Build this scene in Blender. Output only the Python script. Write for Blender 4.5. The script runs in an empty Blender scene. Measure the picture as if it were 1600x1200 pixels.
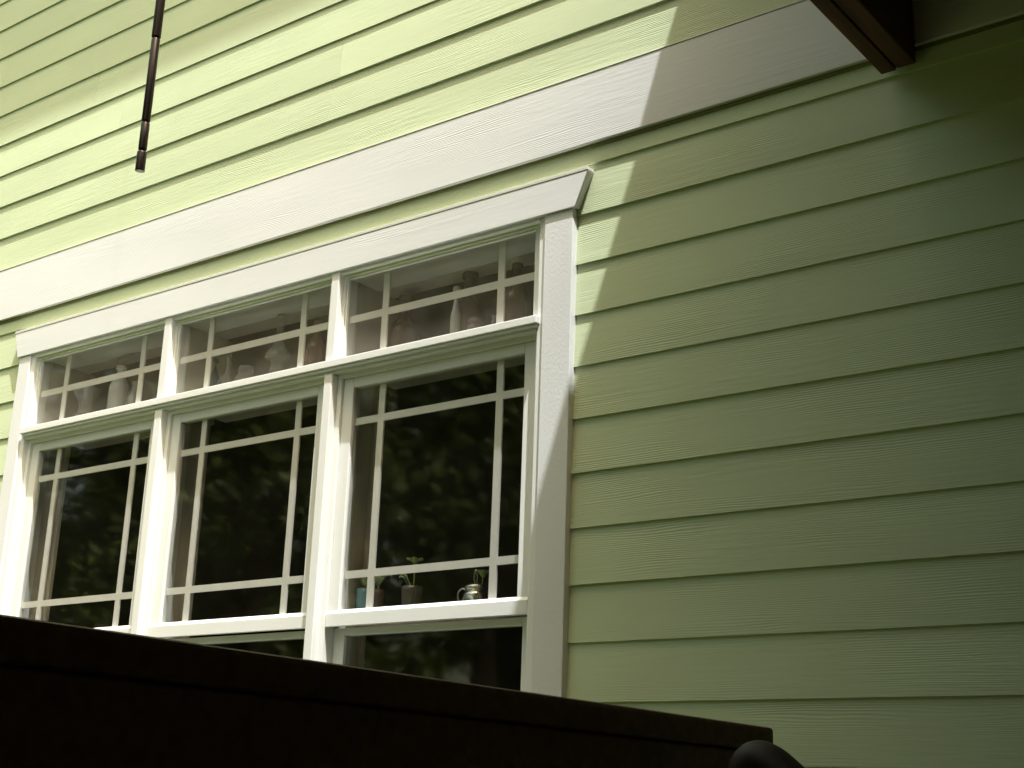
import bpy, bmesh, math, random
from mathutils import Vector, Matrix, noise
random.seed(7)
S = bpy.context.scene
COL = S.collection

# ------------------------------------------------------------ camera
cam = bpy.data.cameras.new('camera')
co = bpy.data.objects.new('camera', cam); COL.objects.link(co)
m = Matrix(((0.795607, 0.148199, 0.587406), (0.604816, -0.249897, -0.756141), (0.034731, 0.956864, -0.288453)))
co.matrix_world = Matrix.Translation((0, -3.0, 1.6)) @ m.to_4x4()
cam.sensor_width = 36.0; cam.lens = 2180.378 / 1600 * 36.0
cam.clip_start = 0.05; cam.clip_end = 500
S.camera = co

# ------------------------------------------------------------ sky and sun
SV = Vector((1.55, -1.0, 5.1)).normalized()          # towards the sun
elev = math.asin(SV.z); azim = math.atan2(SV.x, SV.y)
w = bpy.data.worlds.new('World'); S.world = w; w.use_nodes = True
nt = w.node_tree; nt.nodes.clear()
sky = nt.nodes.new('ShaderNodeTexSky'); sky.sky_type = 'NISHITA'; sky.sun_disc = False
sky.sun_elevation = elev; sky.sun_rotation = azim
sky.air_density = 1.0; sky.dust_density = 4.0; sky.ozone_density = 0.3
bg = nt.nodes.new('ShaderNodeBackground'); bg.inputs['Strength'].default_value = 0.15
wo = nt.nodes.new('ShaderNodeOutputWorld')
tint = nt.nodes.new('ShaderNodeMixRGB'); tint.blend_type = 'MULTIPLY'; tint.inputs[0].default_value = 1.0
tint.inputs[2].default_value = (1.0, 0.895, 0.61, 1)   # warm, hazy summer sky
nt.links.new(sky.outputs[0], tint.inputs[1]); nt.links.new(tint.outputs[0], bg.inputs['Color'])
nt.links.new(bg.outputs[0], wo.inputs['Surface'])
sl = bpy.data.lights.new('sun', 'SUN'); sl.energy = 2.0; sl.angle = math.radians(0.53); sl.color = (1.0, 1.0, 1.0)
so = bpy.data.objects.new('sun', sl); COL.objects.link(so)
so.rotation_euler = SV.to_track_quat('Z', 'Y').to_euler(); so.location = (6, -6, 14)
vs = S.view_settings
vs.view_transform = 'Standard'; vs.look = 'None'; vs.gamma = 1.0; vs.exposure = 2.10

# ------------------------------------------------------------ materials
def mat(name, col, rough=0.6, spec=0.4, metal=0.0, trans=0.0, ior=1.45):
    mt = bpy.data.materials.new(name); mt.use_nodes = True
    b = mt.node_tree.nodes['Principled BSDF']
    b.inputs['Base Color'].default_value = (*col, 1)
    b.inputs['Roughness'].default_value = rough
    b.inputs['Specular IOR Level'].default_value = spec
    b.inputs['Metallic'].default_value = metal
    b.inputs['Transmission Weight'].default_value = trans
    b.inputs['IOR'].default_value = ior
    return mt

def N(mt, t, **kw):
    n = mt.node_tree.nodes.new(t)
    for k, v in kw.items():
        if k.startswith('i_'): n.inputs[k[2:].replace('_', ' ')].default_value = v
        else: setattr(n, k, v)
    return n
def L(mt, a, b): mt.node_tree.links.new(a, b)

def mapped(mt, scale):
    tc = N(mt, 'ShaderNodeTexCoord'); mp = N(mt, 'ShaderNodeMapping')
    mp.inputs['Scale'].default_value = scale
    L(mt, tc.outputs['Object'], mp.inputs['Vector']); return mp.outputs[0]

def tone(mt, vec, col, amt, scale=4.0, detail=4.0):
    """slow variation of the paint's own colour"""
    b = mt.node_tree.nodes['Principled BSDF']
    n = N(mt, 'ShaderNodeTexNoise'); n.inputs['Scale'].default_value = scale; n.inputs['Detail'].default_value = detail
    L(mt, vec, n.inputs['Vector'])
    r = N(mt, 'ShaderNodeValToRGB')
    r.color_ramp.elements[0].position = 0.3; r.color_ramp.elements[1].position = 0.7
    r.color_ramp.elements[0].color = (*[c * (1 - amt) for c in col], 1)
    r.color_ramp.elements[1].color = (*[min(1, c * (1 + amt)) for c in col], 1)
    L(mt, n.outputs['Fac'], r.inputs['Fac']); L(mt, r.outputs[0], b.inputs['Base Color'])
    return r

def grain_mat(name, col, rough, strength, axis='x', dist=0.0026, tonal=0.05, fine=1.0):
    """embossed cedar grain of painted fibre cement"""
    mt = mat(name, col, rough, 0.35)
    b = mt.node_tree.nodes['Principled BSDF']
    tc = N(mt, 'ShaderNodeTexCoord'); at = N(mt, 'ShaderNodeAttribute', attribute_name='board')
    add = N(mt, 'ShaderNodeVectorMath', operation='MULTIPLY_ADD')
    cmb = N(mt, 'ShaderNodeCombineXYZ')
    for i in range(3): L(mt, at.outputs['Fac'], cmb.inputs[i])
    L(mt, cmb.outputs[0], add.inputs[0]); add.inputs[1].default_value = (7.3, 0.0, 3.1)
    L(mt, tc.outputs['Object'], add.inputs[2])
    vec = add.outputs[0]
    mp = N(mt, 'ShaderNodeMapping')
    mp.inputs['Scale'].default_value = (1.6, 6, 14) if axis == 'x' else (14, 6, 1.6)
    L(mt, vec, mp.inputs['Vector'])
    # warp
    nz = N(mt, 'ShaderNodeTexNoise'); nz.inputs['Scale'].default_value = 1.1; nz.inputs['Detail'].default_value = 2
    L(mt, mp.outputs[0], nz.inputs['Vector'])
    sep = N(mt, 'ShaderNodeSeparateXYZ'); L(mt, vec, sep.inputs[0])
    ma = N(mt, 'ShaderNodeMath', operation='MULTIPLY_ADD'); ma.inputs[1].default_value = 0.035
    L(mt, nz.outputs['Fac'], ma.inputs[0]); L(mt, sep.outputs['Z' if axis == 'x' else 'X'], ma.inputs[2])
    sc = N(mt, 'ShaderNodeMath', operation='MULTIPLY'); sc.inputs[1].default_value = 1050.0 * fine
    L(mt, ma.outputs[0], sc.inputs[0])
    sn = N(mt, 'ShaderNodeMath', operation='SINE'); L(mt, sc.outputs[0], sn.inputs[0])
    # breaks the ridges into strokes
    mp2 = N(mt, 'ShaderNodeMapping'); mp2.inputs['Scale'].default_value = (7, 8, 90) if axis == 'x' else (90, 8, 7)
    L(mt, vec, mp2.inputs['Vector'])
    n2 = N(mt, 'ShaderNodeTexNoise'); n2.inputs['Scale'].default_value = 1.0; n2.inputs['Detail'].default_value = 5
    L(mt, mp2.outputs[0], n2.inputs['Vector'])
    mp3 = N(mt, 'ShaderNodeMapping'); mp3.inputs['Scale'].default_value = (2.2, 3, 9) if axis == 'x' else (9, 3, 2.2)
    L(mt, vec, mp3.inputs['Vector'])
    n3 = N(mt, 'ShaderNodeTexNoise'); n3.inputs['Scale'].default_value = 1.0; n3.inputs['Detail'].default_value = 3
    L(mt, mp3.outputs[0], n3.inputs['Vector'])
    rr = N(mt, 'ShaderNodeMapRange'); rr.inputs['From Min'].default_value = 0.42; rr.inputs['From Max'].default_value = 0.66
    L(mt, n3.outputs['Fac'], rr.inputs['Value'])
    mm = N(mt, 'ShaderNodeMath', operation='MULTIPLY'); L(mt, sn.outputs[0], mm.inputs[0]); L(mt, rr.outputs[0], mm.inputs[1])
    s1 = N(mt, 'ShaderNodeMath', operation='MULTIPLY'); s1.inputs[1].default_value = 0.30; L(mt, mm.outputs[0], s1.inputs[0])
    n4 = N(mt, 'ShaderNodeTexNoise'); n4.inputs['Scale'].default_value = 0.8; n4.inputs['Detail'].default_value = 1
    L(mt, mp3.outputs[0], n4.inputs['Vector'])
    r4 = N(mt, 'ShaderNodeMapRange'); r4.inputs['From Min'].default_value = 0.35; r4.inputs['From Max'].default_value = 0.65
    r4.inputs['To Min'].default_value = 0.25; r4.inputs['To Max'].default_value = 1.3
    L(mt, n4.outputs['Fac'], r4.inputs['Value'])
    ad = N(mt, 'ShaderNodeMath', operation='MULTIPLY_ADD')
    L(mt, n2.outputs['Fac'], ad.inputs[0]); L(mt, r4.outputs[0], ad.inputs[1]); L(mt, s1.outputs[0], ad.inputs[2])
    bp = N(mt, 'ShaderNodeBump'); bp.inputs['Strength'].default_value = strength; bp.inputs['Distance'].default_value = dist
    L(mt, ad.outputs[0], bp.inputs['Height']); L(mt, bp.outputs[0], b.inputs['Normal'])
    # board to board tone and faint weathering
    r = tone(mt, mp3.outputs[0], col, tonal, 0.6, 3)
    hs = N(mt, 'ShaderNodeHueSaturation')
    fr = N(mt, 'ShaderNodeMath', operation='MULTIPLY_ADD'); fr.inputs[1].default_value = tonal * 1.2; fr.inputs[2].default_value = 1 - tonal * .6
    L(mt, at.outputs['Fac'], fr.inputs[0]); L(mt, fr.outputs[0], hs.inputs['Value'])
    L(mt, r.outputs[0], hs.inputs['Color']); L(mt, hs.outputs[0], b.inputs['Base Color'])
    return mt

def pebble_mat(name, col, rough=0.55, strength=0.2, scale=190):
    mt = mat(name, col, rough, 0.35); b = mt.node_tree.nodes['Principled BSDF']
    v = mapped(mt, (1, 1, 0.6))
    n = N(mt, 'ShaderNodeTexNoise'); n.inputs['Scale'].default_value = scale; n.inputs['Detail'].default_value = 3
    L(mt, v, n.inputs['Vector'])
    bp = N(mt, 'ShaderNodeBump'); bp.inputs['Strength'].default_value = strength; bp.inputs['Distance'].default_value = 0.003
    L(mt, n.outputs['Fac'], bp.inputs['Height']); L(mt, bp.outputs[0], b.inputs['Normal'])
    tone(mt, v, col, 0.03, 5)
    return mt

def smooth_paint(name, col, rough=0.45, amt=0.04, streak=(40, 40, 3)):
    mt = mat(name, col, rough, 0.4); b = mt.node_tree.nodes['Principled BSDF']
    v = mapped(mt, streak); tone(mt, v, col, amt, 1.0, 4)
    n = N(mt, 'ShaderNodeTexNoise'); n.inputs['Scale'].default_value = 3; n.inputs['Detail'].default_value = 4
    L(mt, v, n.inputs['Vector'])
    bp = N(mt, 'ShaderNodeBump'); bp.inputs['Strength'].default_value = 0.12; bp.inputs['Distance'].default_value = 0.002
    L(mt, n.outputs['Fac'], bp.inputs['Height']); L(mt, bp.outputs[0], b.inputs['Normal'])
    return mt

def wood_mat(name, col, rough=0.6, scale=(3, 30, 30), amt=0.35, bump=0.3):
    mt = mat(name, col, rough, 0.3); b = mt.node_tree.nodes['Principled BSDF']
    v = mapped(mt, scale); tone(mt, v, col, amt, 1.5, 6)
    n = N(mt, 'ShaderNodeTexNoise'); n.inputs['Scale'].default_value = 2.5; n.inputs['Detail'].default_value = 6
    L(mt, v, n.inputs['Vector'])
    bp = N(mt, 'ShaderNodeBump'); bp.inputs['Strength'].default_value = bump; bp.inputs['Distance'].default_value = 0.004
    L(mt, n.outputs['Fac'], bp.inputs['Height']); L(mt, bp.outputs[0], b.inputs['Normal'])
    return mt

def fresnel(t, ior):
    # the same reflectance on both faces of a thin pane (no inner total reflection)
    fr = t.nodes.new('ShaderNodeFresnel'); g = t.nodes.new('ShaderNodeNewGeometry'); mr = t.nodes.new('ShaderNodeMapRange')
    mr.inputs['To Min'].default_value = ior; mr.inputs['To Max'].default_value = 1 / ior
    t.links.new(g.outputs['Backfacing'], mr.inputs['Value']); t.links.new(mr.outputs[0], fr.inputs['IOR'])
    return fr

def pane_mat(name, ior=1.52, tintc=(0.97, 0.975, 0.965), veil=0.003):
    """clear glazing: Fresnel mix of see-through and mirror"""
    mt = bpy.data.materials.new(name); mt.use_nodes = True; t = mt.node_tree; t.nodes.clear()
    o = t.nodes.new('ShaderNodeOutputMaterial'); mx = t.nodes.new('ShaderNodeMixShader')
    fr = fresnel(t, ior)
    tr = t.nodes.new('ShaderNodeBsdfTransparent'); tr.inputs['Color'].default_value = (*tintc, 1)
    gl = t.nodes.new('ShaderNodeBsdfGlossy'); gl.inputs['Roughness'].default_value = 0.042
    n = t.nodes.new('ShaderNodeTexNoise'); n.inputs['Scale'].default_value = 5.0; n.inputs['Detail'].default_value = 2
    tc = t.nodes.new('ShaderNodeTexCoord'); t.links.new(tc.outputs['Object'], n.inputs['Vector'])
    bp = t.nodes.new('ShaderNodeBump'); bp.inputs['Strength'].default_value = 0.012; bp.inputs['Distance'].default_value = 0.02
    t.links.new(n.outputs['Fac'], bp.inputs['Height']); t.links.new(bp.outputs[0], gl.inputs['Normal'])
    t.links.new(fr.outputs[0], mx.inputs[0]); t.links.new(tr.outputs[0], mx.inputs[1]); t.links.new(gl.outputs[0], mx.inputs[2])
    df = t.nodes.new('ShaderNodeBsdfDiffuse'); df.inputs['Color'].default_value = (.46, .415, .33, 1)  # veil colour: hazy light put into the glass
    nd = t.nodes.new('ShaderNodeTexNoise'); nd.inputs['Scale'].default_value = 7.0; nd.inputs['Detail'].default_value = 5
    t.links.new(tc.outputs['Object'], nd.inputs['Vector'])
    md = t.nodes.new('ShaderNodeMath'); md.operation = 'MULTIPLY'; md.inputs[1].default_value = veil * 2
    t.links.new(nd.outputs['Fac'], md.inputs[0])
    m2 = t.nodes.new('ShaderNodeMixShader'); t.links.new(md.outputs[0], m2.inputs[0])
    t.links.new(mx.outputs[0], m2.inputs[1]); t.links.new(df.outputs[0], m2.inputs[2])
    t.links.new(m2.outputs[0], o.inputs['Surface'])
    return mt

GREEN = (0.53, 0.605, 0.395)
WHITE = (0.70, 0.715, 0.715)
M = {
    'siding': grain_mat('painted green clapboard', GREEN, 0.62, 0.30),
    'siding_plain': mat('green clapboard backing', GREEN, 0.7),
    'trim_grain': grain_mat('white grained trim board', WHITE, 0.6, 0.20, tonal=0.03),
    'trim_rough': pebble_mat('white rough trim board', WHITE),
    'vinyl': smooth_paint('white window frame', (0.75, 0.765, 0.74), 0.38, 0.02, (5, 5, 5)),
    'muntin': smooth_paint('grille between the glass', (0.84, 0.82, 0.80), 0.5, 0.02),
    'cap': mat('white drip cap', (0.6, 0.6, 0.56), 0.5),
    'flash': mat('grey metal flashing', (0.55, 0.55, 0.53), 0.4, 0.5),
    'pane': pane_mat('window glass'),
    'pane_hazy': pane_mat('hazy window glass', veil=0.062),  # stronger veil paints the lit haze of the transoms
    'contact_shade': mat('olive contact shadow strip', (0.17, 0.18, 0.06), 0.6),
    'hook': mat('worn dark handrail', (0.035, 0.024, 0.013), 0.55),
    'beam': wood_mat('stained brown timber beam', (0.095, 0.042, 0.02), 0.6, (30, 3, 30)),
    'ceiling': wood_mat('dark stained porch ceiling', (0.17, 0.085, 0.025), 0.6, (20, 3, 20)),
    'rail': wood_mat('dark brown stained rail', (0.17, 0.105, 0.055), 0.6, (30, 4, 30), 0.2, 0.15),
    'interior': smooth_paint('cream interior trim', (0.55, 0.50, 0.44), 0.5, 0.05),
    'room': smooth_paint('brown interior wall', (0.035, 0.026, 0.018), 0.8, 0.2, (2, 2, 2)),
    'shelf': wood_mat('dark interior shelf', (0.20, 0.16, 0.13), 0.5, (3, 30, 30)),
    'roof': smooth_paint('charcoal roof shingles', (0.06, 0.06, 0.055), 0.9, 0.3, (8, 8, 8)),
    'rod': mat('dark bronze metal rod', (0.03, 0.022, 0.018), 0.3, 0.5, 0.85),
    'rod_tip': mat('bare metal tip', (0.45, 0.42, 0.38), 0.35, 0.5, 0.9),
}

# ------------------------------------------------------------ helpers
def tag(o, label=None, cat=None, group=None, kind=None):
    if label: o['label'] = label
    if cat: o['category'] = cat
    if group: o['group'] = group
    if kind: o['kind'] = kind
    return o

def thing(name, label, cat, loc=(0, 0, 0), rz=0, group=None):
    o = bpy.data.objects.new(name, None); COL.objects.link(o)
    o.empty_display_size = 0.1; o.location = loc; o.rotation_euler = (0, 0, rz)
    return tag(o, label, cat, group)

def obj(name, bm, mt, parent=None, smooth=False, bevel=0.0, loc=None):
    me = bpy.data.meshes.new(name)
    bmesh.ops.recalc_face_normals(bm, faces=bm.faces[:])
    bm.to_mesh(me); bm.free()
    me.materials.append(mt)
    if smooth:
        for p in me.polygons: p.use_smooth = True
    o = bpy.data.objects.new(name, me); COL.objects.link(o)
    if parent: o.parent = parent
    if loc: o.location = loc
    if bevel:
        b = o.modifiers.new('edge', 'BEVEL'); b.width = bevel; b.segments = 2; b.limit_method = 'ANGLE'; b.angle_limit = math.radians(40)
    return o

def hexa(bm, pts):
    v = [bm.verts.new(p) for p in pts]
    fs = []
    for f in ((0, 3, 2, 1), (4, 5, 6, 7), (0, 1, 5, 4), (1, 2, 6, 5), (2, 3, 7, 6), (3, 0, 4, 7)):
        fs.append(bm.faces.new([v[i] for i in f]))
    return fs

def box(bm, x0, x1, y0, y1, z0, z1):
    return hexa(bm, [(x0, y0, z0), (x1, y0, z0), (x1, y1, z0), (x0, y1, z0),
                     (x0, y0, z1), (x1, y0, z1), (x1, y1, z1), (x0, y1, z1)])

def bx(*a):
    bm = bmesh.new(); box(bm, *a); return bm

def lathe(bm, prof, seg=24, c=(0, 0, 0), cap=True):
    rings = []
    for r, z in prof:
        rings.append([bm.verts.new((c[0] + r * math.cos(2 * math.pi * i / seg), c[1] + r * math.sin(2 * math.pi * i / seg), c[2] + z)) for i in range(seg)])
    for a, b in zip(rings, rings[1:]):
        for i in range(seg):
            bm.faces.new((a[i], a[(i + 1) % seg], b[(i + 1) % seg], b[i]))
    if cap:
        bm.faces.new(rings[0][::-1]); bm.faces.new(rings[-1])

def tube(bm, pts, rad, seg=10):
    pts = [Vector(p) for p in pts]; n = len(pts)
    if not hasattr(rad, '__len__'): rad = [rad] * n
    up = Vector((0.13, 0.31, 0.94)); rings = []
    for i, p in enumerate(pts):
        t = (pts[min(i + 1, n - 1)] - pts[max(i - 1, 0)]).normalized()
        a = t.cross(up)
        if a.length < 0.1: a = t.cross(Vector((1, 0, 0)))
        a.normalize(); b = t.cross(a)
        rings.append([bm.verts.new(p + (a * math.cos(2 * math.pi * k / seg) + b * math.sin(2 * math.pi * k / seg)) * rad[i]) for k in range(seg)])
    for a, b in zip(rings, rings[1:]):
        for k in range(seg): bm.faces.new((a[k], a[(k + 1) % seg], b[(k + 1) % seg], b[k]))
    bm.faces.new(rings[0][::-1]); bm.faces.new(rings[-1])

# ------------------------------------------------------------ ground
X0, X1 = -9.0, 5.0                   # the house wall
ZT = 7.12
bm = bmesh.new(); 
g = bmesh.ops.create_grid(bm, x_segments=60, y_segments=60, size=150)
lawn_m = mat('short lawn', (0.05, 0.065, 0.022), 0.95, 0.05)
tone(lawn_m, mapped(lawn_m, (1, 1, 1)), (0.05, 0.065, 0.022), 0.3, 6, 8)
tag(obj('ground', bm, lawn_m), kind='structure')
pav = pebble_mat('dark bark mulch', (0.05, 0.032, 0.02), 0.95, 0.8, 40)
tag(obj('path', bx(-1.3, 5.2, -4.8, -0.02, -0.05, 0.02), pav, bevel=0.004), kind='structure')

# ------------------------------------------------------------ house
house = thing('house', 'pale green clapboard house with white trimmed triple window and brown porch beam', 'house')
E1, Z0 = 0.15076, 1.8560             # lower clapboards
E2, ZM = 0.15451, 3.8133             # upper clapboards
WX0, WX1 = -4.780, -2.130            # hole behind the trims
LIP = 0.0062

def board(bm, lay, x0, x1, z, e, seed, y=0.0):
    """one lap board with butt joints; lower edge stands LIP proud of the board below"""
    n = max(1, int((x1 - x0) / 0.25)); 
    def yy(x): return y + 0.0006 * noise.noise(Vector((x * 0.9, z * 7, 3.1)))
    def zz(x): return z + 0.0012 * noise.noise(Vector((x * 0.5, z * 5, 8.7)))
    prev = None; val = random.random()
    for i in range(n + 1):
        x = x0 + (x1 - x0) * i / n
        a = (x, yy(x) - 0.0, zz(x)); b = (x, yy(x) + LIP + 0.001, z + e + 0.012); c = (x, yy(x) + 0.0095, zz(x)); d = (x, yy(x) + 0.0145, z + e + 0.012)
        cur = [bm.verts.new(p) for p in (a, b, d, c)]
        if prev:
            for k in range(4):
                f = bm.faces.new((prev[k], cur[k], cur[(k + 1) % 4], prev[(k + 1) % 4])); f[lay] = val
        else:
            f = bm.faces.new(cur); f[lay] = val
        prev = cur
    f = bm.faces.new(prev[::-1]); f[lay] = val

def row(bm, lay, x0, x1, z, e, y=0.0, joints=()):
    xs = sorted([x for x in joints if x0 + .1 < x < x1 - .1])
    cuts = [x0] + xs + [x1]
    for a, b in zip(cuts, cuts[1:]):
        board(bm, lay, a + (0.0006 if a != x0 else 0), b - (0.0006 if b != x1 else 0), z, e, 0, y + random.uniform(-0.0007, 0.0007))

bm = bmesh.new(); lay = bm.faces.layers.float.new('board')
for k in range(-12, 11):
    z = Z0 + k * E1
    e = E1
    if k == 10: e = 3.60 - z
    jo = [random.uniform(-8.5, -5), random.uniform(0.2, 3)] if k % 2 else [random.uniform(-8, -5.2)]
    if k == 10: jo = []
    if z + e < 3.36 and z > 1.2:
        row(bm, lay, X0, WX0, z, e, 0, jo); row(bm, lay, WX1, X1, z, e, 0, jo)
    else:
        row(bm, lay, X0, X1, z, e, 0, jo + ([] if k == 10 else [-3.1 + random.uniform(-1, 1)]))
# the row that rises out of the frieze, then the upper clapboards
def Xj(i): return {0: [-3.165, 0.5], 1: [-3.13, -6.2], 2: [-4.36, -0.9], 3: [-4.55, -1.9], 4: [-5.9, -2.3]}.get(i, [random.uniform(-8, -5), random.uniform(-4, -1), ])
row(bm, lay, X0, X1, 3.640, ZM - 3.640, 0.0005, [-1.2])
nrow = int((ZT - ZM) / E2) + 1
for k in range(nrow): row(bm, lay, X0, X1, ZM + k * E2, E2, 0, Xj(k))
obj('siding', bm, M['siding'], house)

# sheathing behind the boards, with the window opening
bm = bmesh.new(); YB0, YB1 = 0.018, 0.155
OX0, OX1, OZ0, OZ1 = -4.717, -2.218, 1.30, 3.245
box(bm, X0, OX0, YB0, YB1, 0, ZT); box(bm, OX1, X1, YB0, YB1, 0, ZT)
box(bm, OX0, OX1, YB0, YB1, OZ1, ZT); box(bm, OX0, OX1, YB0, YB1, 0, OZ0)
obj('wall_core', bm, M['siding_plain'], house)

def trim(name, x0, x1, y0, y1, z0, z1, mt, bev=0.0025, lab=None):
    bm = bmesh.new(); lay = bm.faces.layers.float.new('board'); box(bm, x0, x1, y0, y1, z0, z1)
    v = random.random()
    for f in bm.faces: f[lay] = v
    o = obj(name, bm, mt, house, bevel=bev)
    if lab: o['label'] = lab
    return o

trim('frieze_board', X0, X1, -0.0125, 0.014, 3.4240, 3.6500, M['trim_grain'], lab='wide white horizontal band board')
trim('flashing', X0, X1, -0.0140, 0.014, 3.6505, 3.6525, M['flash'], 0.0005)

trim('contact_shade_strip', X0, X1, -0.0030, 0.014, 3.4130, 3.4236, M['contact_shade'], 0.0005, lab='dark strip drawn as the contact shadow under the wide band board')  # shade under the band board, put in as a dark strip
# head trim with flared ends and its cap
bm = bmesh.new(); lay = bm.faces.layers.float.new('board')
hexa(bm, [(-4.801, -.026, 3.2295), (-2.109, -.026, 3.2295), (-2.109, .016, 3.2295), (-4.801, .016, 3.2295),
          (-4.838, -.026, 3.333), (-2.066, -.026, 3.333), (-2.066, .016, 3.333), (-4.838, .016, 3.333)])
obj('head_trim', bm, M['trim_grain'], house, bevel=0.002)
trim('drip_cap', -4.838, -2.066, -.0272, .016, 3.3335, 3.3440, M['cap'], 0.0015)
trim('side_trim', -2.217, -2.118, -.020, .016, 1.33, 3.2290, M['trim_rough'])
trim('side_trim', -4.792, -4.718, -.020, .016, 1.33, 3.2290, M['trim_rough'])
trim('sill', -4.83, -2.08, -.055, .016, 1.275, 1.3295, M['vinyl'])
trim('apron', -4.79, -2.12, -.018, .016, 1.17, 1.2745, M['trim_grain'])

# the triple window
OPEN = [(-4.695, -3.903), (-3.865, -3.070), (-3.035, -2.240)]
ZB0, ZB1 = 2.884, 2.927                     # transom bar
# mullions and outer frame
def mullion(x0, x1, z0, z1, yb=0.155, name='mullion'):
    return obj(name, bx(x0, x1, -.020, yb, z0, z1), M['vinyl'], house, bevel=0.003)
for a, b in ((-3.903, -3.865), (-3.070, -3.035)):
    mullion(a, b, 1.33, ZB0 - .0006); mullion(a, b, ZB1 + .0006, 3.2290)
bm = bmesh.new()
box(bm, -2.2400, -2.2175, -.012, .155, 1.33, 3.2285)
obj('window_jamb', bm, M['vinyl'], house, bevel=0.002)
obj('window_jamb', bx(-4.7175, -4.695, -.012, .155, 1.33, 3.2285), M['vinyl'], house, bevel=0.002)
# transom bar: stepped moulding seen from below
bm = bmesh.new()
box(bm, -4.705, -2.2300, -.030, .018, 2.902, 2.9265)
box(bm, -4.700, -2.2350, -.024, .017, 2.893, 2.9018)
box(bm, -4.695, -2.2400, -.014, .155, 2.884, 2.8928)
obj('transom_bar', bm, M['vinyl'], house, bevel=0.0025)
# head jamb above the transoms: stepped
bm = bmesh.new()
for (a, b) in OPEN:
    box(bm, a, b, -.016, .003, 3.2195, 3.2285)
    box(bm, a, b, .0032, .155, 3.2130, 3.2445)
obj('head_jamb', bm, M['vinyl'], house, bevel=0.0015)

def ring(bm, x0, x1, z0, z1, y0, y1, l, r, b, t):
    """rectangular frame of four members butted end to end"""
    box(bm, x0, x0 + l, y0, y1, z0, z1); box(bm, x1 - r, x1, y0, y1, z0, z1)
    if b: box(bm, x0 + l, x1 - r, y0, y1, z0, z0 + b)
    if t: box(bm, x0 + l, x1 - r, y0, y1, z1 - t, z1)

def grille(parent, gx0, gx1, gz0, gz1, y, vs_, hs_, wv=.025, wh=.023, k=0):
    bm = bmesh.new()
    for x in vs_: box(bm, x - wv / 2, x + wv / 2, y, y + .006, gz0 + .001, gz1 - .001)
    for z in hs_:
        xs = [gx0 + .001] + [v for x in sorted(vs_) for v in (x - wv / 2, x + wv / 2)] + [gx1 - .001]
        for i in range(0, len(xs), 2): box(bm, xs[i], xs[i + 1], y + .0003, y + .0057, z - wh / 2, z + wh / 2)
    obj('grille', bm, M['muntin'], parent)

names = ['left', 'middle', 'right']
for i, (a, b) in enumerate(OPEN):
    # ---- fixed transom
    bm = bmesh.new(); ring(bm, a, b, 2.9270, 3.2128, .004, .060, .0075, .0075, 0.004, 0)
    t = obj('transom_window', bm, M['vinyl'], house, bevel=0.001)
    t['label'] = 'small %s transom window with bottles behind it' % names[i]
    bm = bmesh.new(); ring(bm, a + .0076, b - .0076, 2.9312, 3.2126, .010, .034, .0065, .024, .008, .006)
    obj('sash', bm, M['vinyl'], t, bevel=0.0015)
    gx0, gx1, gz0, gz1 = a + .0141, b - .0316, 2.9392, 3.2066
    obj('pane', bx(gx0 + .0002, gx1 - .0002, .0200, .0240, gz0 + .0002, gz1 - .0002), M['pane_hazy'], t)
    grille(t, gx0, gx1, gz0, gz1, .0262, [gx0 + .153, gx1 - .134], [3.073])
    # ---- double hung window below
    bm = bmesh.new(); ring(bm, a, b, 1.33, 2.8838, .008, .100, .018, .018, .03, .014)
    wv = obj('window', bm, M['vinyl'], house, bevel=0.0015)
    wv['label'] = '%s double hung window under its transom' % names[i]
    sx0, sx1 = a + .0182, b - .0182
    gx0, gx1, gz0, gz1 = a + .062, b - .062, 2.141, 2.837
    bm = bmesh.new()
    ring(bm, sx0, sx1, 2.0950, 2.8696, .018, .046, .0438, .0438, .046, .0326)
    s1 = obj('sash', bm, M['vinyl'], wv, bevel=0.003); s1['label'] = 'upper sash with its meeting rail'
    # glazing bead: thin inner step
    bm = bmesh.new()
    # sloping top of the meeting rail
    hexa(bm, [(sx0 + .002, .009, 2.0900), (sx1 - .002, .009, 2.0900), (sx1 - .002, .0178, 2.0900), (sx0 + .002, .0178, 2.0900),
              (sx0 + .002, .009, 2.1290), (sx1 - .002, .009, 2.1290), (sx1 - .002, .0178, 2.1400), (sx0 + .002, .0178, 2.1400)])
    obj('meeting_rail', bm, M['vinyl'], wv, bevel=0.002)
    obj('pane', bx(gx0 + .0002, gx1 - .0002, .0290, .0330, gz0 + .0002, gz1 - .0002), M['pane'], s1 if False else wv)
    grille(wv, gx0, gx1, gz0, gz1, .0352, [gx0 + .108, gx1 - .100], [gz1 - .108, gz0 + .107])
    bm = bmesh.new()
    ring(bm, sx0, sx1, 1.3602, 2.0900, .050, .078, .046, .046, .055, .022)
    s2 = obj('sash', bm, M['vinyl'], wv, bevel=0.003); s2['label'] = 'lower sash set further in'
    obj('pane', bx(sx0 + .0462, sx1 - .0462, .0620, .0660, 1.4154, 2.0678), M['pane'], wv)
    # interior casing seen through the glass
    bm = bmesh.new()
    box(bm, a - .018, a + .012, .101, .165, 1.33, 2.8995); box(bm, a - .018, a + .030, .1652, .180, 1.33, 2.8995)
    box(bm, a - .018, a + .012, .0605, .262, 2.9268, 3.2125)
    box(bm, b - .012, b + .018, .101, .165, 1.33, 2.8995)
    obj('interior_casing', bm, M['interior'], wv, bevel=0.002)
# header inside and the bar between the window rows
obj('interior_header', bx(-4.76, -2.18, .156, .235, 3.2128, 3.30), M['interior'], house, bevel=0.002)
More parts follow.
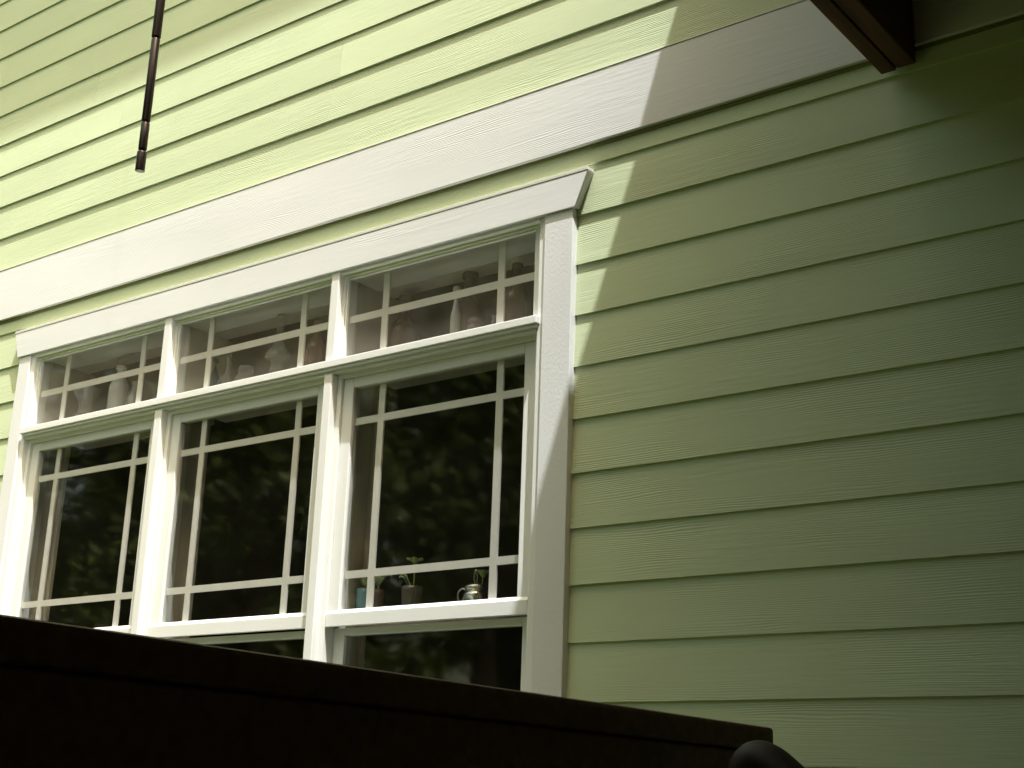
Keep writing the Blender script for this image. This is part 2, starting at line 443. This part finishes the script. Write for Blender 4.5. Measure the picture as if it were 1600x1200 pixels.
# inner shelves that carry the bottles and the pots
for (a, b) in OPEN:
    obj('window_shelf', bx(a + .0125, b - .0125, .1005, .262, 2.900, 2.9265), M['interior'], house, bevel=0.002)
o = obj('window_shelf', bx(-3.0215, -2.2535, .1005, .235, 2.092, 2.106), M['shelf'], house, bevel=0.002)
o['label'] = 'dark shelf across the meeting rail of the right window'

# room behind the windows
bm = bmesh.new()
RX0, RX1, RY0, RY1, RZ0, RZ1 = -7.0, 0.2, .156, 4.2, 0.9, 3.62
box(bm, RX0 - .1, RX0, RY0, RY1, RZ0, RZ1); box(bm, RX1, RX1 + .1, RY0, RY1, RZ0, RZ1)
box(bm, RX0 - .1, RX1 + .1, RY1, RY1 + .1, RZ0, RZ1)
obj('interior_wall', bm, M['room'], house)
obj('interior_floor', bx(RX0 - .1, RX1 + .1, RY0, RY1 + .1, RZ0 - .1, RZ0 - .002), M['room'], house)
obj('interior_ceiling', bx(RX0 - .1, RX1 + .1, RY0, RY1 + .1, RZ1 + .002, RZ1 + .1), M['room'], house)

# main eave high above, with its gutter
bm = bmesh.new()
box(bm, X0 - .4, X1 + .4, -.50, 4.6, ZT + .002, ZT + .05)
obj('soffit', bm, M['trim_rough'], house)
obj('gutter', bx(X0 - .4, X1 + .4, -.545, -.503, ZT - .03, ZT + .13), M['cap'], house, bevel=0.01)
bm = bmesh.new()
hexa(bm, [(X0 - .4, -.56, ZT + .14), (X1 + .4, -.56, ZT + .14), (X1 + .4, 2.2, ZT + .14), (X0 - .4, 2.2, ZT + .14),
          (X0 - .4, -.56, ZT + .18), (X1 + .4, -.56, ZT + .18), (X1 + .4, 2.2, ZT + 1.5), (X0 - .4, 2.2, ZT + 1.5)])
obj('roof', bm, M['roof'], house)
bm = bmesh.new(); box(bm, X0, X0 + .1, .16, 4.5, 0, ZT); box(bm, X1 - .1, X1, .16, 4.5, 0, ZT); box(bm, X0, X1, 4.5, 4.6, 0, ZT)
obj('back_wall', bm, M['siding_plain'], house)

# porch: roof, ceiling boards, beam standing out of the wall
PZ = 5.0
PX = -1.795 + (PZ - 3.80) / 3.30 + 0.045
bm = bmesh.new()
box(bm, PX, X1, -4.6, -.003, PZ, PZ + .12); box(bm, PX - .95, PX - .001, -4.6, -1.15, PZ, PZ + .12)  # left slab added out of view to cut skylight on the right wall
obj('porch_eave_and_baffle', bm, M['ceiling'], house)
bm = bmesh.new()
hexa(bm, [(PX + .02, -4.6, PZ + .1202), (X1, -4.6, PZ + .1202), (X1, -.003, PZ + .1202), (PX + .02, -.003, PZ + .1202),
          (PX + .02, -4.6, PZ + .15), (X1, -4.6, PZ + 1.1), (X1, -.003, PZ + 1.1), (PX + .02, -.003, PZ + .15)])
obj('porch_roof', bm, M['roof'], house)
bm = bmesh.new()
box(bm, -1.190, -1.150, -4.4, -.0225, 3.362, 3.70)
box(bm, -1.1485, -1.100, -4.4, -.0225, 3.366, 3.70)
o = obj('porch_beam', bm, M['beam'], house, bevel=0.004); o['label'] = 'brown timber beam of two planks meeting the wall'
bm = bmesh.new()
for i in range(34):
    y = -4.4 + i * .13
    box(bm, -1.0995, X1 - .1, y, y + .126, 3.735, 3.755)
obj('porch_ceiling', bm, M['ceiling'], house, bevel=0.002)
bm = bmesh.new()
for i in range(30):
    z = .02 + i * .125
    if z < 3.70: box(bm, 1.10, 1.125, -4.4, -.03, z, z + .121)
obj('shade_screen', bm, M['ceiling'], house, bevel=0.002)  # added side screen, unseen, closes off light from the right
bm = bmesh.new()
for i in range(18):
    x = -1.05 + i * .121
    if x < 1.0: box(bm, x, x + .117, -4.36, -4.335, .02, 3.70)
obj('shade_screen', bm, M['ceiling'], house, bevel=0.002)  # front screen added behind the camera to block light
bm = bmesh.new()
for i in range(17):
    y = -4.33 + i * .121
    if y < -2.50: box(bm, -1.165, -1.14, y, y + .117, .02, 3.36)
obj('shade_screen', bm, M['ceiling'], house, bevel=0.002)  # left screen added just outside the view to darken the right wall
bm = bmesh.new()                     # added triangle under the beam, unseen, cutting light on the right wall
pa = [(-2.515, 3.3615), (-.62, 3.3615), (-2.515, 2.37)]
hi = [bm.verts.new((-1.14, y, z)) for y, z in pa]; lo = [bm.verts.new((-1.165, y, z)) for y, z in pa]
bm.faces.new(hi); bm.faces.new(lo[::-1])
for k in range(3): bm.faces.new((hi[k], lo[k], lo[(k + 1) % 3], hi[(k + 1) % 3]))
obj('shade_panel', bm, M['ceiling'], house, bevel=0.003)
obj('beam_board', bx(-1.175, -1.110, -4.4, -.0225, 3.7005, PZ - .001), M['ceiling'], house)
for (x, y) in ((-1.145, -4.3), (X1 - .3, -4.3)):
    obj('porch_post', bx(x - .06, x + .06, y - .06, y + .06, 0.02, 3.36), M['rail'], house, bevel=0.006)

# ------------------------------------------------------------ porch railing (near, below the window)
dx, dy = -1.119 + 1.067, -.802 + 2.321
ang = math.atan2(dy, dx); Lr = math.hypot(dx, dy)
rail = thing('porch_railing', 'dark brown timber railing crossing in front below the white window', 'railing', (-1.119, -.802, 0), ang)
# local x runs along the rail, its free end at x=0; local -y faces the camera side
def rb(name, x0, x1, y0, y1, z0, z1, bev=.004):
    return obj(name, bx(x0, x1, y0, y1, z0, z1), M['rail'], rail, bevel=bev)
rb('cap_rail', -1.66, 0.0, 0.0, .095, 1.700, 1.740, .007)
rb('rail_board', -1.66, -.012, .014, .052, 1.610, 1.6990)
rb('rail_board', -1.66, -.012, .060, .085, 1.640, 1.6990)
for px in (-.09, -1.65): rb('post', px, px + .07, .0145 if px > -1 else .016, .088, .02, 1.612)
bm = bmesh.new()
for i in range(12): box(bm, -1.578 + i * .124, -1.578 + i * .124 + .1205, .030, .050, .10, 1.6095)
obj('panel', bm, M['rail'], rail, bevel=.002)
# curved handrail fitting at the end of the railing
fit = thing('handrail_hook', 'rounded brown handrail end curving down beside the railing', 'handrail', (0, 0, 0))
path = [(-1.005, -1.120, 1.608), (-1.005, -1.120, 1.643), (-1.002, -1.120, 1.663), (-0.987, -1.120, 1.675), (-0.965, -1.120, 1.670), (-0.941, -1.120, 1.653), (-0.908, -1.120, 1.625), (-0.854, -1.120, 1.580), (-.74, -1.12, 1.36)]
def smooth_path(p, n=6):
    p = [Vector(q) for q in p]; out = []
    for i in range(len(p) - 1):
        a, b, c, d = p[max(i - 1, 0)], p[i], p[i + 1], p[min(i + 2, len(p) - 1)]
        for k in range(n):
            t = k / n
            out.append(.5 * ((2 * b) + (c - a) * t + (2 * a - 5 * b + 4 * c - d) * t * t + (3 * b - a - 3 * c + d) * t ** 3))
    out.append(p[-1]); return out
bm = bmesh.new(); tube(bm, smooth_path(path), .027, 20); obj('handrail', bm, M['hook'], fit, smooth=True)
bm = bmesh.new(); box(bm, -.77, -.71, -1.15, -1.09, .02, 1.35); obj('post', bm, M['rail'], fit, bevel=.004)

# ------------------------------------------------------------ hanging rod
rod = thing('hanging_rod', 'thin dark bronze metal rod hanging at upper left in front of the siding', 'rod', (-3.4615, -.52, 3.495))
R_ = .0138
bm = bmesh.new(); lathe(bm, [(R_ + .0012, 0), (R_ + .0016, .003), (R_ + .0016, .062), (R_ + .0004, .066)], 28); 
obj('end_cap', bm, M['rod'], rod, smooth=False)
bm = bmesh.new(); lathe(bm, [(R_ - .003, -.0015), (R_ - .001, -.0005)], 28); obj('tip', bm, M['rod_tip'], rod)
bm = bmesh.new(); lathe(bm, [(R_ - .004, .0662), (R_ - .004, .0738)], 28); obj('neck', bm, M['rod'], rod)
bm = bmesh.new(); lathe(bm, [(R_ - .001, .074), (R_, .077), (R_, .166), (R_ - .001, .168)], 28); obj('tube', bm, M['rod'], rod)
bm = bmesh.new(); lathe(bm, [(R_ - .003, .1682), (R_ - .003, .1735)], 28); obj('neck', bm, M['rod'], rod)
bm = bmesh.new(); lathe(bm, [(R_ - .001, .174), (R_ + .0003, .177), (R_ + .0003, .472), (R_ - .001, .475)], 28)
obj('tube', bm, M['rod'], rod)
bm = bmesh.new(); lathe(bm, [(R_ - .002, .4752), (R_ - .002, .4798)], 28); obj('neck', bm, M['rod'], rod)
bm = bmesh.new(); lathe(bm, [(R_ + .0008, .480), (R_ + .0014, .483), (R_ + .0014, .90), (R_, .905)], 28); obj('tube', bm, M['rod'], rod)
bm = bmesh.new(); lathe(bm, [(.0009, .9055), (.0009, 3.222)], 6); obj('cord', bm, M['rod'], rod)
for p in [o for o in rod.children]:
    for f in p.data.polygons: f.use_smooth = abs(f.normal.z) < .9

# ------------------------------------------------------------ glassware on the transom shelves
def glassy(name, col, rough=.08, dens=None, alpha=.35):
    """thin bottle glass: see-through with tinted body and mirror sheen"""
    mt = bpy.data.materials.new(name); mt.use_nodes = True; t = mt.node_tree; t.nodes.clear()
    o = t.nodes.new('ShaderNodeOutputMaterial'); m1 = t.nodes.new('ShaderNodeMixShader'); m2 = t.nodes.new('ShaderNodeMixShader')
    tr = t.nodes.new('ShaderNodeBsdfTransparent'); tr.inputs['Color'].default_value = (*col, 1)
    df = t.nodes.new('ShaderNodeBsdfPrincipled'); df.inputs['Base Color'].default_value = (*col, 1); df.inputs['Roughness'].default_value = .25
    gl = t.nodes.new('ShaderNodeBsdfGlossy'); gl.inputs['Roughness'].default_value = rough
    fr = fresnel(t, 1.6)
    m1.inputs[0].default_value = alpha
    t.links.new(tr.outputs[0], m1.inputs[1]); t.links.new(df.outputs[0], m1.inputs[2])
    t.links.new(fr.outputs[0], m2.inputs[0]); t.links.new(m1.outputs[0], m2.inputs[1]); t.links.new(gl.outputs[0], m2.inputs[2])
    t.links.new(m2.outputs[0], o.inputs['Surface']); return mt
G = {
    'clear': glassy('clear bottle glass', (.80, .80, .78), alpha=.22),
    'milk': glassy('milky white glass', (.82, .80, .77), alpha=.75, rough=.2),
    'teal': glassy('teal bottle glass', (.12, .32, .32), alpha=.45),
    'brown': glassy('brown bottle glass', (.13, .06, .035), alpha=.6),
    'red': glassy('reddish bottle glass', (.35, .12, .08), alpha=.5),
    'pink': glassy('pinkish glass', (.65, .48, .45), alpha=.4),
}
M['cork'] = mat('cork', (.45, .33, .22), .8)
M['blue'] = mat('glazed blue ceramic', (.26, .52, .68), .3, .5)
M['terra'] = mat('purple brown ceramic', (.13, .09, .085), .45)
M['greyjar'] = glassy('patterned grey glass', (.30, .27, .22), alpha=.28)
M['pewter'] = mat('polished pewter', (.62, .62, .55), .25, .5, 1.0)
M['leaf'] = mat('succulent leaf', (.50, .60, .30), .5, .3)
M['leafd'] = mat('dark leaf', (.28, .36, .12), .5, .3)
M['soil'] = mat('potting soil', (.05, .035, .025), .95)

SH = 2.9268
def bottle(name, label, cat, x, y, prof, glass, stopper=None, z=SH, group='bottles on the transom shelf'):
    t = thing(name, label, cat, (x, y, z), 0, group)
    bm = bmesh.new()
    pts = [Vector((r, 0, h)) for r, h in prof]; sp = smooth_path(pts, 4)
    lathe(bm, [(max(p.x, .001), p.z) for p in sp], 28)
    obj('body', bm, G[glass], t, smooth=True)
    if stopper:
        top = prof[-1][1]; bm = bmesh.new(); r, h = stopper[0], stopper[1]
        lathe(bm, [(r * .8, top + .0005), (r, top + h * .3), (r, top + h * .8), (r * .6, top + h)], 20)
        obj('stopper', bm, M['cork'] if len(stopper) < 3 else G[stopper[2]], t, smooth=True)
    return t
def prof_bottle(h, r, neck, sh=.55):
    return [(r * .9, 0), (r, .008), (r, h * sh * .5), (r, h * sh), (r * .75, h * (sh + .12)), (neck, h * (sh + .24)), (neck * .9, h * .92), (neck * 1.25, h * .94), (neck * 1.2, h)]
Y1 = .135; Y2 = .19
bottle('vase', 'clear hourglass vase with wide rim in the left transom', 'vase', -4.545, Y1, [(.045, 0), (.055, .01), (.05, .04), (.025, .085), (.03, .12), (.055, .165), (.062, .175)], 'clear')
bottle('bottle', 'small thin clear bottle between the hourglass vase and the white bottle', 'bottle', -4.425, Y2, prof_bottle(.165, .026, .009), 'clear')
bottle('bottle', 'tall milky white bottle with pinkish top in the left transom', 'bottle', -4.338, Y1, prof_bottle(.235, .038, .017, .62), 'milk', (.019, .035, 'pink'))
bottle('flask', 'clear cone shaped flask beside the left transom grille', 'flask', -4.24, Y1, [(.045, 0), (.052, .008), (.044, .04), (.022, .10), (.013, .125), (.013, .15), (.018, .155)], 'clear')
bottle('bottle', 'squat clear bottle in the right corner of the left transom', 'bottle', -4.13, Y2, prof_bottle(.15, .045, .014), 'clear')
bottle('bottle', 'dark teal bottle at the left end of the middle transom', 'bottle', -3.865, Y2, prof_bottle(.20, .034, .014), 'teal')
bottle('bottle', 'small clear round shouldered bottle with slim neck in the middle transom', 'bottle', -3.72, Y1, prof_bottle(.165, .034, .008, .42), 'clear')
bottle('jar', 'low squat clear jar in the middle transom', 'jar', -3.62, Y1, [(.04, 0), (.046, .01), (.042, .06), (.028, .085), (.03, .10), (.026, .115)], 'clear')
bottle('decanter', 'tall clear decanter with bell shaped collar in the middle transom', 'decanter', -3.462, Y1, [(.03, 0), (.034, .01), (.03, .06), (.024, .105), (.045, .118), (.04, .14), (.02, .17), (.013, .21), (.014, .26)], 'clear', (.016, .022, 'clear'))
bottle('bottle', 'short clear bottle just left of the middle transom grille bar', 'bottle', -3.37, Y2, prof_bottle(.14, .028, .01), 'pink')
bottle('bottle', 'reddish brown bottle in the right corner of the middle transom', 'bottle', -3.275, Y1, prof_bottle(.22, .036, .014), 'red')
bottle('bottle', 'teal bottle with clear ball stopper beside the second mullion', 'bottle', -3.205, Y2, prof_bottle(.21, .036, .014), 'teal', (.018, .03, 'clear'))
bottle('bottle', 'broad dark brown bottle at the left of the right transom', 'bottle', -2.93, Y2, prof_bottle(.26, .056, .02, .5), 'brown')
bottle('bottle', 'tallest dark brown bottle in the middle of the right transom', 'bottle', -2.66, Y2, prof_bottle(.285, .052, .021, .55), 'brown')
bottle('bottle', 'slim pale bottle with white cap before the tallest brown bottle', 'bottle', -2.655, .120, prof_bottle(.19, .016, .009, .62), 'milk', (.013, .028, 'milk'))
bottle('jar', 'small clear jar with ribbed lid in the right transom', 'jar', -2.59, .14, [(.026, 0), (.028, .006), (.028, .07), (.020, .085), (.024, .09), (.024, .10), (.016, .108)], 'pink', None)
bottle('bottle', 'tiny pinkish bottle left of the last transom grille bar', 'bottle', -2.515, Y1, prof_bottle(.10, .016, .007), 'pink')
bottle('bottle', 'brown bottle with bright shoulder in the right pane of the right transom', 'bottle', -2.43, Y1, prof_bottle(.25, .036, .014), 'brown')
bottle('bottle', 'reddish bottle in the last corner of the right transom', 'bottle', -2.335, Y2, prof_bottle(.20, .036, .014), 'red')

# ------------------------------------------------------------ pots on the meeting rail shelf
SZ = 2.1062
def leaf(bm, base, d, up, ln, wd):
    base = Vector(base); d = Vector(d).normalized(); side = d.cross(Vector((0, 0, 1))).normalized()
    n = 7; rows = []
    for i in range(n + 1):
        t = i / n; p = base + d * ln * t + Vector((0, 0, up * math.sin(t * 2.2) * ln)); wv_ = 1.45 * wd * math.sin(math.pi * min(1, .12 + t * .86)) ** .8
        lift = Vector((0, 0, wv_ * .35))
        rows.append([bm.verts.new(p - side * wv_ + lift), bm.verts.new(p - Vector((0, 0, .002))), bm.verts.new(p + side * wv_ + lift), bm.verts.new(p + Vector((0, 0, .002)))])
    for a, b in zip(rows, rows[1:]):
        for k in range(4): bm.faces.new((a[k], a[(k + 1) % 4], b[(k + 1) % 4], b[k]))
    bm.faces.new(rows[0]); bm.faces.new(rows[-1][::-1])
def plant(parent, z, spec, mt, stem=None):
    bm = bmesh.new()
    for (a, out, zz, ln, wd, up) in spec:
        d = (math.cos(a), math.sin(a), .15)
        leaf(bm, (math.cos(a) * out, math.sin(a) * out, z + zz), d, up, ln * 1.25, wd * 1.15)
        tube(bm, [(0, 0, z - .006), (math.cos(a) * out * .6, math.sin(a) * out * .6, z + zz * .6), (math.cos(a) * out, math.sin(a) * out, z + zz)], .0013, 6)
    if stem: tube(bm, stem, .0018, 6)
    obj('foliage', bm, mt, parent, smooth=True)
def cup(name, label, cat, x, y, prof, mt, z=SZ, group=None):
    t = thing(name, label, cat, (x, y, z), random.random(), group)
    sp = smooth_path([Vector((r, 0, h)) for r, h in prof], 3); top = prof[-1]
    bm = bmesh.new(); lathe(bm, [(p.x, p.z) for p in sp] + [(top[0] - .003, top[1]), (top[0] - .004, top[1] - .012)], 28, cap=True)
    obj('pot', bm, mt, t, smooth=True); return t, top[1]
t, h = cup('potted_plant', 'succulent in a small blue cup behind the lower left grille', 'potted plant', -2.998, .150, [(.019, 0), (.020, .006), (.021, .06), (.0235, .116)], M['blue'])
t.rotation_euler = (0, 0, 0)
plant(t, h, [(3.4, .004, .012, .034, .012, .5), (2.2, .004, .014, .03, .011, .6), (5.4, .003, .010, .026, .011, .6), (4.6, .003, .018, .030, .012, .7), (.6, .002, .008, .018, .008, .6)], M['leaf'])
t, h = cup('potted_plant', 'succulent in a purple brown pot right of the blue cup', 'potted plant', -2.943, .155, [(.017, 0), (.019, .005), (.020, .06), (.022, .112)], M['terra'])
t.rotation_euler = (0, 0, 0)
plant(t, h, [(.2, .004, .014, .034, .012, .6), (5.6, .004, .016, .03, .012, .7), (3.4, .003, .012, .022, .010, .6), (4.7, .003, .020, .030, .012, .7)], M['leaf'])
t, h = cup('vase', 'grey patterned glass vase holding a leafy cutting with a tall stem', 'vase', -2.800, .150, [(.028, 0), (.031, .006), (.030, .06), (.033, .112)], M['greyjar'])
t.rotation_euler = (0, 0, 0)
plant(t, h, [(3.5, .016, .006, .022, .009, .8), (4.0, .012, .014, .020, .009, .8)], M['leaf'])
bm = bmesh.new()
tube(bm, [(0, 0, .01), (.004, -.002, .08), (.010, -.004, .13), (.012, -.006, .178)], .0018, 6)
for a in (.2, 1.2, 2.3, 3.3, 4.2, 5.3): leaf(bm, (.012, -.006, .176), (math.cos(a), math.sin(a), .4), .3, .030, .007)
obj('foliage', bm, M['leafd'], t, smooth=True)
# pewter creamer
t = thing('creamer', 'round pewter creamer with looped handle and plant sprig behind the lower right grille', 'creamer', (-2.552, .150, SZ))
bm = bmesh.new(); sp = smooth_path([Vector(p) for p in ((.022, 0, 0), (.028, 0, .004), (.040, 0, .030), (.042, 0, .052), (.036, 0, .074), (.030, 0, .082), (.033, 0, .090))], 4)
lathe(bm, [(p.x, p.z) for p in sp], 32); obj('body', bm, M['pewter'], t, smooth=True)
bm = bmesh.new(); lathe(bm, [(.034, .0902), (.035, .094), (.026, .101), (.012, .106), (.004, .108)], 28); obj('lid', bm, M['pewter'], t, smooth=True)
bm = bmesh.new(); tube(bm, smooth_path([(-.030, 0, .085), (-.050, -.002, .093), (-.064, -.003, .080), (-.060, -.002, .055), (-.046, 0, .032)], 5), .0032, 10); obj('handle', bm, M['pewter'], t, smooth=True)
bm = bmesh.new(); tube(bm, smooth_path([(-.004, 0, .107), (-.008, -.001, .122), (-.002, -.002, .145), (.003, -.001, .132), (.004, 0, .120), (.002, 0, .107)], 5), .0022, 8); obj('finial', bm, M['pewter'], t, smooth=True)
bm = bmesh.new(); tube(bm, [(.022, 0, .095), (.024, 0, .125)], .0015, 6)
for a in (.3, 1.6, 3.0, 4.6, 5.5): leaf(bm, (.024, 0, .122), (math.cos(a), math.sin(a), .5), .4, .022, .009)
obj('sprig', bm, M['leafd'], t, smooth=True)

# ------------------------------------------------------------ trees across the yard (mirrored in the panes, some added to block sky light)
bark = wood_mat('grey brown bark', (.10, .075, .05), .9, (12, 12, 2), .4, .8)
leaf_m = mat('broad green leaves', (.06, .10, .015), .6, .3)
b = leaf_m.node_tree.nodes['Principled BSDF']
gi = N(leaf_m, 'ShaderNodeNewGeometry'); rp = N(leaf_m, 'ShaderNodeValToRGB')
rp.color_ramp.elements[0].color = (.028, .045, .007, 1); rp.color_ramp.elements[1].color = (.15, .19, .028, 1)
L(leaf_m, gi.outputs['Random Per Island'], rp.inputs[0]); L(leaf_m, rp.outputs[0], b.inputs['Base Color'])
def make_tree(seed, H, W):
    rnd = random.Random(seed)
    tr = bmesh.new(); cr = bmesh.new()
    tube(tr, [(0, 0, 0), (.05, .03, H * .25), (-.05, .05, H * .5), (.03, 0, H * .8)], [.22, .17, .12, .04], 10)
    cl = []
    for i in range(46):
        a = rnd.uniform(0, 6.283); zz = rnd.uniform(.10, 1.0); rr = W * math.sin(math.pi * (.15 + .8 * zz) ** .9) ** .7 * rnd.uniform(.2, 1)
        c = Vector((math.cos(a) * rr, math.sin(a) * rr, H * zz)); cl.append((c, rnd.uniform(.45, .95)))
        if i % 3 == 0: tube(tr, [(0, 0, H * zz * .75), c * .6 + Vector((0, 0, H * zz * .32)), c], [.06, .035, .012], 6)
    for c, r in cl:
        for k in range(420):
            d = Vector((rnd.gauss(0, 1), rnd.gauss(0, 1), rnd.gauss(0, .8))).normalized() * r * rnd.uniform(.45, 1) ** .5
            p = c + d; s = rnd.uniform(.035, .085)
            n = Vector((rnd.gauss(0, 1), rnd.gauss(0, 1), rnd.gauss(0, 1) + .6)).normalized(); u = n.orthogonal().normalized(); v = n.cross(u)
            cr.faces.new([cr.verts.new(q) for q in (p - u * s, p - v * s * .55, p + u * s, p + v * s * .55)])
    a = bpy.data.meshes.new('trunk'); tr.to_mesh(a); tr.free(); a.materials.append(bark)
    c = bpy.data.meshes.new('crown'); cr.to_mesh(c); cr.free(); c.materials.append(leaf_m)
    return a, c
kinds = [make_tree(11, 7.5, 2.2), make_tree(23, 9.5, 2.6)]
spots = [(-9.0, -8.2, 0, .9, 1), (-12.6, -6.6, 1, .85, 2), (-5.6, -10.4, 1, 1.0, .4), (-15.8, -10.4, 1, 1.05, 3), (-10.5, -12.8, 1, 1.2, 5),
         (-19.5, -8.0, 1, 1.0, 4), (-14.5, -16.0, 1, 1.35, 1.5), (-6.2, -16.5, 1, 1.3, 2.7), (-20.5, -14.0, 1, 1.3, .9), (-1.5, -12.5, 0, 1.1, 4.4), (-24.5, -10.5, 1, 1.25, 5.8), (-10.0, -18.5, 1, 1.6, 3.3), (-17.5, -20.0, 1, 1.7, .3), (-25.0, -18.0, 1, 1.7, 2.2), (-2.5, -19.0, 1, 1.5, 1.1), (-28.0, -9.5, 1, 1.5, 4.0), (-12.2, -9.8, 1, 1.1, 3.9), (-7.6, -12.6, 1, 1.15, .7), (-12.2, -1.6, 1, 1.05, 2.2), (-11.6, -4.4, 0, 1.15, .5), (-13.2, 2.4, 1, 1.1, 5.1), (-15.5, -4.0, 1, 1.25, 3.0), (-9.4, -5.4, 0, .8, 1.9)]  # last few, far left, added to block low sky light
for i, (x, y, k, s, rz) in enumerate(spots):
    t = thing('leafy_tree', 'broad leafy green tree of the rows mirrored in the panes and added against low sky', 'tree', (x, y, -.02), rz, 'trees across the yard'); t.scale = (s, s, s)
    for nm, me in zip(('trunk', 'crown'), kinds[k]):
        o = bpy.data.objects.new(nm, me); COL.objects.link(o); o.parent = t
